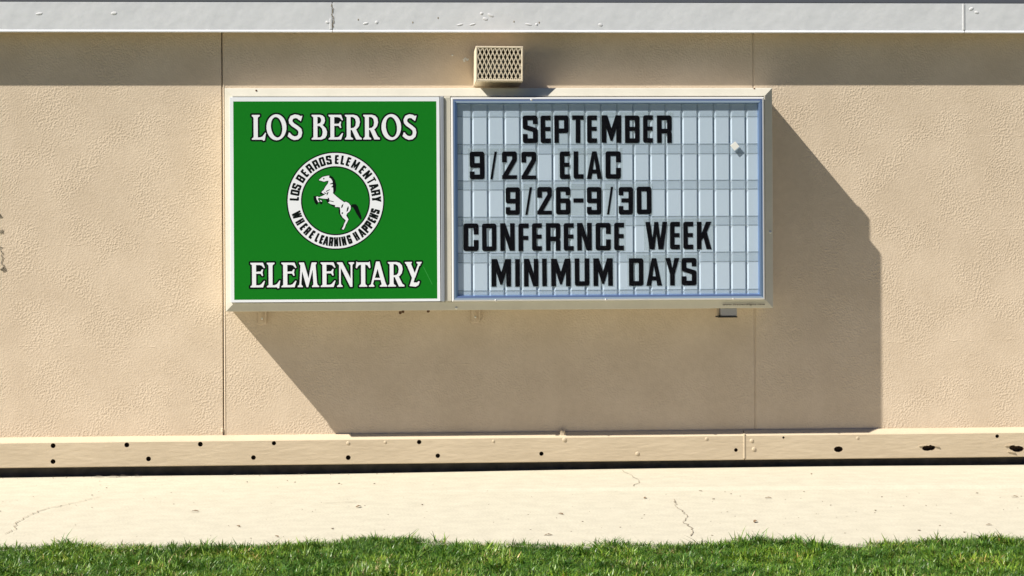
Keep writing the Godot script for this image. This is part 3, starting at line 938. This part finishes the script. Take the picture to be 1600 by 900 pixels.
func make_cabinet() -> void:
	var s := thing("sign_cabinet", "wide cream sign cabinet with green name panel and white message board", "sign", Vector3(0.535, 0.914, 0.0))
	var keep := Node3D.new()      # parts are given in wall coordinates, then hung under the sign
	keep.name = "holder"
	add_child(keep)
	var x0 := -0.960
	var x1 := 2.029
	var y0 := 0.914
	var y1 := 2.123
	# body, open at the front
	part("cabinet_body", box(Vector3(x0 + 0.004, y0 + 0.004, 0.001), Vector3(x1 - 0.004, y1 - 0.004, 0.245), 0.002), mats.trim_paint, keep)
	# sloped trim round the front
	frame_bars(keep, "trim_bar", x0, y0, x1, y1, [Vector2(0.0, 0.236), Vector2(0.0, 0.261), Vector2(0.003, 0.2645), Vector2(0.041, 0.2815), Vector2(0.045, 0.2825), Vector2(0.0475, 0.2815), Vector2(0.0475, 0.236)], mats.trim_paint)
	# green name panel: white acrylic, printed on its face
	var sheet_mat := mat("name_print", Color.WHITE, 0.32)
	sheet_mat.metallic_specular = 0.3
	sheet_mat.albedo_texture = sheet_print()
	var px0 := -0.9115 + (SHEET_X - 365.0) / 290.0
	var px1 := px0 + SHEET_W / 290.0
	var py1 := 2.0496 + (158.0 - SHEET_Y) / 288.9
	var py0 := py1 - SHEET_H / 288.9
	var np := part("name_panel", box(Vector3(px0 + 0.002, py0 + 0.002, 0.270), Vector3(px1 - 0.002, py1 - 0.002, 0.3055), 0.002), mats.face_white, keep)
	np.set_meta("label", "green panel with white lettering and a horse emblem")
	var st := start()
	var q := [Vector3(px0 + 0.003, py0 + 0.003, 0.3075), Vector3(px1 - 0.003, py0 + 0.003, 0.3075), Vector3(px1 - 0.003, py1 - 0.003, 0.3075), Vector3(px0 + 0.003, py1 - 0.003, 0.3075)]
	var uv := [Vector2(0, 1), Vector2(1, 1), Vector2(1, 0), Vector2(0, 0)]
	for i in [0, 2, 1, 0, 3, 2]:
		st.set_normal(Vector3.BACK)
		st.set_uv(uv[i])
		st.add_vertex(q[i])
	part("printed_face", st.commit(), sheet_mat, np)
	# divider between the two fields
	part("divider_bar", box(Vector3(0.2055, 0.962, 0.25), Vector3(0.2235, 2.0735, 0.314), 0.003), mats.divider_metal, keep)
	part("divider_bar", box(Vector3(0.2245, 0.962, 0.25), Vector3(0.2615, 2.0735, 0.306), 0.004), mats.trim_paint, keep)
	# hinged door of the message board
	var dx0 := 0.2635
	var dx1 := 1.9745
	var dy0 := 0.9615
	var dy1 := 2.0685
	frame_bars(keep, "door_lip", dx0, dy0, dx1, dy1, [Vector2(0.0, 0.262), Vector2(0.0, 0.310), Vector2(0.004, 0.317), Vector2(0.010, 0.318), Vector2(0.010, 0.262)], mats.bare_metal)
	frame_bars(keep, "door_frame", dx0 + 0.0105, dy0 + 0.0105, dx1 - 0.0105, dy1 - 0.0105, [Vector2(0.0, 0.262), Vector2(0.0, 0.316), Vector2(0.009, 0.3195), Vector2(0.019, 0.314), Vector2(0.024, 0.300), Vector2(0.024, 0.262)], mats.door_metal)
	# letter panel: back sheet, ribbed pans, clear tracks, clear door pane
	part("back_sheet", box(Vector3(0.270, 0.970, 0.262), Vector3(1.966, 2.060, 0.2890), 0.0), mats.panel_back, keep)
	var pan := start()
	var pw := 0.0865
	var ph := 1.072
	var ring := [Vector2(0.0, 0.0), Vector2(0.0, 0.003), Vector2(0.012, 0.0105), Vector2(pw - 0.006, 0.0105), Vector2(pw, 0.003), Vector2(pw, 0.0)]
	for k in ring.size() - 1:
		var a: Vector2 = ring[k]
		var c: Vector2 = ring[k + 1]
		face(pan, [Vector3(a.x, 0, a.y), Vector3(c.x, 0, c.y), Vector3(c.x, ph, c.y), Vector3(a.x, ph, a.y)], Vector3(a.y - c.y, 0, c.x - a.x + 1e-6))
	for y in [0.0, ph]:
		face(pan, [Vector3(0, y, 0), Vector3(0, y, 0.003), Vector3(0.012, y, 0.0105), Vector3(pw - 0.006, y, 0.0105), Vector3(pw, y, 0.003), Vector3(pw, y, 0)], Vector3(0, y - 0.5, 0))
	var pan_mesh := pan.commit()
	for i in 19:
		part("letter_panel", pan_mesh, mats.panel_white, keep, Vector3(0.2855 + 0.08835 * i + (0.0003 if i % 3 == 1 else 0.0), 0.979, 0.2895))
	for r in [[1.962, 2.040], [1.760, 1.817], [1.566, 1.619], [1.369, 1.422], [1.170, 1.226], [0.984, 1.022]]:
		var rail := part("letter_track", box(Vector3(0.285, r[0], 0.3002), Vector3(1.955, r[1], 0.3005), 0.0), mats.rail_clear, keep)
		part("track_lip", box(Vector3(0.285, r[1] - 0.004, 0.3006), Vector3(1.955, r[1] - 0.001, 0.3016), 0.0), mats.rail_edge, rail)
		part("track_lip", box(Vector3(0.285, r[0] + 0.0005, 0.3006), Vector3(1.955, r[0] + 0.0035, 0.3014), 0.0), mats.rail_edge, rail)
	part("door_pane", box(Vector3(0.2935, 0.9915, 0.3105), Vector3(1.9445, 2.0385, 0.3115)), mats.pane_clear, keep)
	# small hardware
	for p in [[0.700, 2.0540, 0.318], [1.100, 0.9660, 0.318], [1.800, 0.9660, 0.318], [0.50, 0.9660, 0.318]]:
		screw(keep, Vector3(p[0], p[1], p[2]), 0.0065)
	for p in [[0.287, 0.926, 0.272], [2.012, 1.33, 0.272]]:
		screw(keep, Vector3(p[0], p[1], p[2]), 0.008)
	for p in [[-0.79, 2.110, 0.268], [1.93, 2.119, 0.262]]:
		part("rivet_hole", box(Vector3(p[0] - 0.005, p[1] - 0.005, p[2] - 0.01), Vector3(p[0] + 0.005, p[1] + 0.005, p[2] + 0.006), 0.003), mats.rust, keep)
	# hanger tabs under the cabinet
	for x in [-0.782, 0.401]:
		var t := part("mounting_tab", box(Vector3(x - 0.024, 0.835, 0.002), Vector3(x + 0.024, 0.9175, 0.012), 0.003), mats.stucco, keep)
		part("tab_edge", box(Vector3(x + 0.016, 0.845, 0.0125), Vector3(x + 0.024, 0.917, 0.045), 0.002), mats.stucco, t)
		screw(keep, Vector3(x, 0.868, 0.012), 0.007)
	for p in [[-0.003, 0.906], [-0.018, 0.899], [0.135, 0.907]]:
		part("rust_scab", box(Vector3(p[0] - 0.008, p[1] - 0.007, 0.19), Vector3(p[0] + 0.008, p[1] + 0.009, 0.215), 0.004), mats.rust, keep)
	# the maker's line on the bottom trim
	var tm := TextMesh.new()
	tm.text = "www.StewartSigns.com"
	var fnt := SystemFont.new()
	fnt.font_names = PackedStringArray(["Droid Sans"])
	fnt.font_weight = 700
	tm.font = fnt
	tm.font_size = 32
	tm.pixel_size = 0.00065
	tm.depth = 0.0006
	tm.curve_step = 2.0
	var ink := part("lettering", tm, mats.print_black, keep, Vector3(1.862, 0.9345, 0.2845))
	ink.rotation.x = atan2(0.050, 0.033)
	for c in keep.get_children():
		keep.remove_child(c)
		c.position -= s.position
		s.add_child(c, true)
	remove_child(keep)
	keep.free()

func screw(parent: Node, at: Vector3, r: float) -> void:
	var c := SphereMesh.new()
	c.radius = r
	c.height = r * 2.0
	c.radial_segments = 10
	c.rings = 5
	var o := part("screw", c, mats.screw_metal, parent, at)
	o.scale.z = 0.45

const ORD := ["first", "second", "third", "fourth", "fifth", "sixth", "seventh", "eighth", "ninth", "tenth"]

func make_letters() -> void:
	# each row: text, line, then left, width (mm) of every character; baseline and height
	var lines := [
		["SEPTEMBER", "board's top line", 1.8205, [652.9, 80.9, 749.7, 55.9, 824.6, 77.9, 921.4, 63.9, 1003.3, 53.9, 1083.2, 106.8, 1211.0, 79.9, 1309.8, 53.9, 1386.7, 80.9]],
		["9/22", "board's second line", 1.6243, [363.4, 79.9, 474.2, 36.9, 539.1, 80.9, 643.9, 80.9]],
		["ELAC", "board's second line", 1.6253, [853.6, 55.9, 928.4, 54.9, 1000.3, 83.9, 1103.1, 83.9]],
		["9/26-9/30", "board's third line", 1.4308, [557.1, 77.9, 663.9, 36.9, 729.8, 79.9, 831.6, 77.9, 926.4, 54.9, 1000.3, 78.9, 1110.1, 33.9, 1174.0, 78.9, 1273.9, 79.9]],
		["CONFERENCE", "board's fourth line", 1.2347, [326.5, 81.9, 428.3, 77.9, 527.1, 78.9, 625.9, 55.9, 699.8, 53.9, 775.7, 78.9, 872.5, 54.9, 946.4, 79.9, 1047.2, 82.9, 1148.1, 53.9]],
		["WEEK", "board's fourth line", 1.2384, [1320.8, 119.8, 1454.6, 53.9, 1527.4, 54.9, 1602.3, 80.9]],
		["MINIMUM", "board's bottom line", 1.0410, [478.2, 105.8, 607.0, 26.0, 654.9, 77.9, 754.7, 25.0, 803.6, 105.8, 932.4, 79.9, 1034.3, 105.8]],
		["DAYS", "board's bottom line", 1.0418, [1228.9, 78.9, 1323.8, 85.9, 1428.6, 76.9, 1518.4, 80.9]]]
	var r := RandomNumberGenerator.new()
	r.seed = 5
	var made := {}
	for l in lines:
		var text: String = l[0]
		for i in text.length():
			var ch := text[i]
			var x: float = l[3][i * 2] / 1000.0
			var w: float = l[3][i * 2 + 1] / 1000.0
			var y: float = l[2] + r.randf_range(-0.001, 0.001)
			var kind := "digit" if ch.is_valid_int() else ("letter" if ch.to_upper() != ch.to_lower() else "mark")
			var shown: String = {"/": "slash", "-": "dash"}.get(ch, kind + " " + ch)
			var t := thing("sign_" + kind, "black %s, %s character of %s on the %s" % [shown, ORD[i], text, l[1]], kind, Vector3(x, y, 0.3011), "changeable characters on the message board")
			t.rotation.z = r.randf_range(-0.006, 0.006)
			var h := 0.150
			var key := "%s_%d" % [ch, int(round(w * 1000))]
			if not made.has(key):
				var g := block_glyph(ch, 0.17)
				if ch == "-":
					made[key] = box(Vector3(0, 0.066, 0), Vector3(w, 0.089, 0.0006), 0.0001)
				else:
					made[key] = glyph_mesh(g, Vector2(w, h), 0.0006)
			var plate := part("plate", box(Vector3(-0.009, -0.0035, -0.0005), Vector3(w + 0.009, h + 0.018, -0.0001)), mats.plate_clear, t)
			plate.name = "plate"
			part("character", made[key], mats.letter_black, t)

func make_lamp_cage() -> void:
	var x0 := 0.397
	var x1 := 0.652
	var y0 := 2.155
	var y1 := 2.342
	var zf := 0.338
	var base := Vector3((x0 + x1) / 2.0, y0, 0.0)
	var c := thing("lamp_cage", "cream metal box with a diamond mesh front on the wall above the sign", "lamp cage", base)
	c.rotation.z = deg_to_rad(-0.5)
	var a := x0 - base.x
	var b := x1 - base.x
	var h := y1 - y0
	# sheet-metal sides
	part("side_plate", box(Vector3(a, 0, 0.001), Vector3(a + 0.004, h, zf - 0.004), 0.0), mats.cage_paint, c)
	part("side_plate", box(Vector3(b - 0.004, 0, 0.001), Vector3(b, h, zf - 0.004), 0.0), mats.cage_paint, c)
	part("top_plate", box(Vector3(a + 0.0045, h - 0.004, 0.001), Vector3(b - 0.0045, h, zf - 0.004), 0.0), mats.cage_paint, c)
	part("bottom_plate", box(Vector3(a + 0.0045, 0, 0.001), Vector3(b - 0.0045, 0.004, zf - 0.004), 0.0), mats.cage_paint, c)
	frame_bars(c, "front_frame", a - 0.001, -0.001, b + 0.001, h + 0.001, [Vector2(0, zf - 0.0038), Vector2(0, zf + 0.004), Vector2(0.002, zf + 0.006), Vector2(0.008, zf + 0.006), Vector2(0.010, zf + 0.004), Vector2(0.010, zf - 0.0038)], mats.cage_paint)
	# expanded metal: two crossed families of strands
	var st := start()
	var px := 0.0233
	var py := 0.0530
	var lo := Vector2(a + 0.006, 0.006)
	var hi := Vector2(b - 0.006, h - 0.006)
	for f in 2:
		var dir := Vector2(px, py) if f == 0 else Vector2(-px, py)
		for i in range(-14, 40):
			var o := Vector2(a + i * px * 0.98, 0.0)
			var t0 := 0.0
			var t1 := 6.0
			# clip to the opening
			for ax in 2:
				if absf(dir[ax]) < 1e-9:
					continue
				var u: float = (lo[ax] - o[ax]) / dir[ax]
				var v: float = (hi[ax] - o[ax]) / dir[ax]
				t0 = maxf(t0, minf(u, v))
				t1 = minf(t1, maxf(u, v))
			if t1 - t0 < 0.05:
				continue
			var p := o + dir * t0
			var q := o + dir * t1
			add_bar(st, Vector3(p.x, p.y, zf + 0.001 + 0.0015 * f), Vector3(q.x, q.y, zf + 0.001 + 0.0015 * f), 0.0056, 0.005)
	part("mesh_front", st.commit(), mats.cage_paint, c)
	# the fixture inside
	part("back_plate", box(Vector3(a + 0.005, 0.005, 0.002), Vector3(b - 0.005, h - 0.005, 0.02), 0.002), mats.cage_paint, c)
	var fx := part("lamp_housing", box(Vector3(-0.10, 0.03, 0.021), Vector3(0.10, h - 0.02, 0.09), 0.015), mats.cage_inside, c)
	part("lamp_lens", box(Vector3(-0.08, 0.045, 0.091), Vector3(0.08, h - 0.035, 0.115), 0.01), mats.lamp_glass, fx)

func make_small_things() -> void:
	# white chip stuck to the door pane
	var st := start()
	add_box(st, Vector3(-0.018, -0.018, 0), Vector3(0.018, 0.018, 0.002), 0.0006)
	var o := part("paper_square", st.commit(), mats.sticker_white, self, Vector3(1.8125, 1.802, 0.3117))
	o.rotation.z = deg_to_rad(40)
	tag(o, "small white square stuck at an angle on the pane at upper right", "sticker")
	# grey box under the cabinet
	var g := thing("sensor_box", "small grey box fixed under the sign near its lower right corner", "sensor", Vector3(1.789, 0.862, 0.08))
	part("housing", box(Vector3(-0.035, 0.006, 0), Vector3(0.055, 0.051, 0.09), 0.004), mats.sensor_grey, g)
	part("cover_edge", box(Vector3(-0.050, -0.002, -0.01), Vector3(0.057, 0.0055, 0.094), 0.001), mats.black_rubber, g)
	part("arm", box(Vector3(-0.054, 0.008, 0.01), Vector3(-0.036, 0.050, 0.05), 0.003), mats.stucco, g)
	# bits of dead leaf on the path
	var leaf := start()
	var pts := [Vector3(-0.02, 0.002, 0), Vector3(-0.008, 0.006, 0.007), Vector3(0.012, 0.005, 0.006), Vector3(0.024, 0.001, 0.0), Vector3(0.010, 0.007, -0.007), Vector3(-0.010, 0.004, -0.006)]
	var mid := Vector3(0, 0.009, 0)
	for i in pts.size():
		face(leaf, [pts[i], pts[(i + 1) % pts.size()], mid], Vector3.UP)
		face(leaf, [pts[i] * 0.9, pts[(i + 1) % pts.size()] * 0.9, mid - Vector3(0, 0.002, 0)], Vector3.DOWN)
	var lm := leaf.commit()
	var r := RandomNumberGenerator.new()
	r.seed = 3
	for p in [[-0.992, 1.575], [-0.743, 2.109], [0.727, 1.832], [1.797, 1.328], [1.58, 2.179], [2.589, 2.379], [3.014, 1.396], [2.207, 0.405], [-0.222, 1.482], [1.192, 1.269], [-0.55, 2.45], [0.62, 2.52]]:
		var d := part("dead_leaf", lm, mats.dead_leaf, self, Vector3(p[0], 0.0 + (0.014 if p[1] < 0.9 else 0.001), p[1]))
		d.rotation.y = r.randf_range(0, TAU)
		d.scale = Vector3.ONE * r.randf_range(0.6, 1.25)
		tag(d, "small brown scrap of dead leaf lying on the pale path", "leaf", "scraps of leaf on the path")
	# grit and sand grains on the path
	var grain := start()
	add_box(grain, Vector3(-0.004, 0, -0.003), Vector3(0.004, 0.0035, 0.003), 0.0012)
	var grit := MultiMesh.new()
	grit.transform_format = MultiMesh.TRANSFORM_3D
	grit.mesh = grain.commit()
	grit.instance_count = 420
	for i in 420:
		var z := 0.02 + 2.6 * r.randf() if i % 3 else 0.02 + 0.12 * r.randf() * r.randf()
		var bs := Basis(Vector3.UP, r.randf() * TAU).scaled(Vector3(r.randf_range(0.5, 1.6), r.randf_range(0.5, 1.2), r.randf_range(0.5, 1.6)) * (0.4 + r.randf() * r.randf()))
		grit.set_instance_transform(i, Transform3D(bs, Vector3(r.randf_range(-2.6, 3.9), (0.001 if z > 0.95 else 0.004), z)))
	var gi := MultiMeshInstance3D.new()
	gi.name = "path_grit"
	gi.multimesh = grit
	gi.material_override = mats.grit
	add_child(gi)
	tag(gi, "fine grit scattered over the pale path", "grit")
	gi.set_meta("kind", "stuff")
	# dark crumbs by the footing
	for p in [[-1.68, 0.05, 1.5], [-1.60, 0.06, 2.0], [-1.55, 0.045, 1.4], [-1.47, 0.05, 0.9]]:
		var d := part("dirt_crumb", lm, mats.dark_dirt, self, Vector3(p[0], 0.006, p[1] + 0.02))
		d.scale = Vector3(p[2], 1.2, 1.0)
		tag(d, "dark crumb of dirt on the path against the base board", "dirt", "dirt crumbs below the board")

func make_grass() -> void:
	var r := RandomNumberGenerator.new()
	r.seed = 17
	# tufts of bent, tapering blades: one of fresh grass, one with more dry straw
	var kinds := []
	for kind in 2:
		kinds.append(tuft_mesh(r, 0.05 if kind == 0 else 0.55))
	var dry := FastNoiseLite.new()
	dry.seed = 8
	dry.frequency = 2.2
	dry.fractal_octaves = 2
	var spots := [[], []]
	for k in 25000:
		var x := r.randf_range(-2.6, 3.6)
		var z: float = rim(x) + 0.17 + 0.10 * r.randf() * r.randf() + pow(r.randf(), 1.1) * 1.3
		var d := dry.get_noise_2d(x, z) + r.randf_range(-0.12, 0.12)
		spots[1 if d > 0.30 else 0].append([x, z, 1.0 if z < rim(x) + 0.26 else 0.0])
	for k in 3200:      # stragglers hanging over the rim of the path
		var x := r.randf_range(-2.6, 3.6)
		spots[1 if r.randf() < 0.12 else 0].append([x, rim(x) + 0.05 + 0.14 * sqrt(r.randf()), 1.0])
	for k in 9000:
		spots[0 if r.randf() < 0.9 else 1].append([r.randf_range(-4.5, 5.5), r.randf_range(3.1, 7.5), 0.0])
	for kind in 2:
		var mm := MultiMesh.new()
		mm.transform_format = MultiMesh.TRANSFORM_3D
		mm.use_colors = true
		mm.mesh = kinds[kind]
		mm.instance_count = spots[kind].size()
		for i in spots[kind].size():
			var x: float = spots[kind][i][0]
			var z: float = spots[kind][i][1]
			var s := r.randf_range(0.6, 1.15) * (1.0 + 0.35 * dry.get_noise_2d(x * 1.7 + 9.0, z * 1.7))
			if r.randf() < 0.03:
				s *= 1.35
			var bs := Basis(Vector3.UP, r.randf() * TAU)
			bs = Basis(Vector3(cos(i), 0, sin(i * 1.7)).normalized(), r.randf_range(-0.4, 0.4)) * bs
			bs = bs.scaled(Vector3(1, r.randf_range(0.8, 1.2), 1) * s)
			mm.set_instance_transform(i, Transform3D(bs, Vector3(x, -0.022, z)))
			var c := Color(1, 1, 1).lerp(Color(1.4, 1.22, 0.9), clampf(0.2 + dry.get_noise_2d(x * 0.8 - 3.0, z * 0.8) * 1.6, 0.0, 1.0))
			mm.set_instance_color(i, c * r.randf_range(0.7, 1.3))
		var o := MultiMeshInstance3D.new()
		o.name = "lawn_grass" if kind == 0 else "dry_grass"
		o.multimesh = mm
		o.material_override = mats.grass_blade
		add_child(o)
		tag(o, "short green grass of the lawn along the path" if kind == 0 else "patches of straw coloured dry grass in the green lawn", "grass")
		o.set_meta("kind", "stuff")

func tuft_mesh(r: RandomNumberGenerator, straw: float) -> ArrayMesh:
	var st := start()
	for i in 20:
		var ang := r.randf() * TAU
		var root := Vector3(cos(ang), 0, sin(ang)) * r.randf() * 0.024
		var lean := r.randf() * TAU
		var out := Vector3(cos(lean), 0, sin(lean))
		var h := r.randf_range(0.35, 1.0) * 0.056
		var bend := r.randf_range(0.1, 1.5) * h
		var w := r.randf_range(0.0016, 0.0034)
		var across := out.cross(Vector3.UP).rotated(Vector3.UP, r.randf_range(-0.9, 0.9))
		var tone := Color(0.034, 0.118, 0.012).lerp(Color(0.24, 0.37, 0.045), pow(r.randf(), 1.35))
		if r.randf() < straw:
			tone = Color(0.36, 0.29, 0.13).lerp(Color(0.22, 0.15, 0.07), r.randf())
		tone = tone * r.randf_range(0.8, 1.3)
		var rows := []
		for k in 4:
			var t := k / 3.0
			var p := root + Vector3.UP * h * (t - 0.35 * t * t * minf(1.4, bend / h)) + out * bend * t * t
			rows.append([p, w * (1.0 - t * t * 0.93)])
		for k in 3:
			var a: Array = rows[k]
			var b: Array = rows[k + 1]
			var q := [a[0] - across * a[1], a[0] + across * a[1], b[0] + across * b[1], b[0] - across * b[1]]
			var n: Vector3 = (q[1] - q[0]).cross(q[2] - q[0]).normalized()
			st.set_color(tone)
			tri(st, q[0], q[1], q[2], n)
			tri(st, q[0], q[2], q[3], n)
	return st.commit()
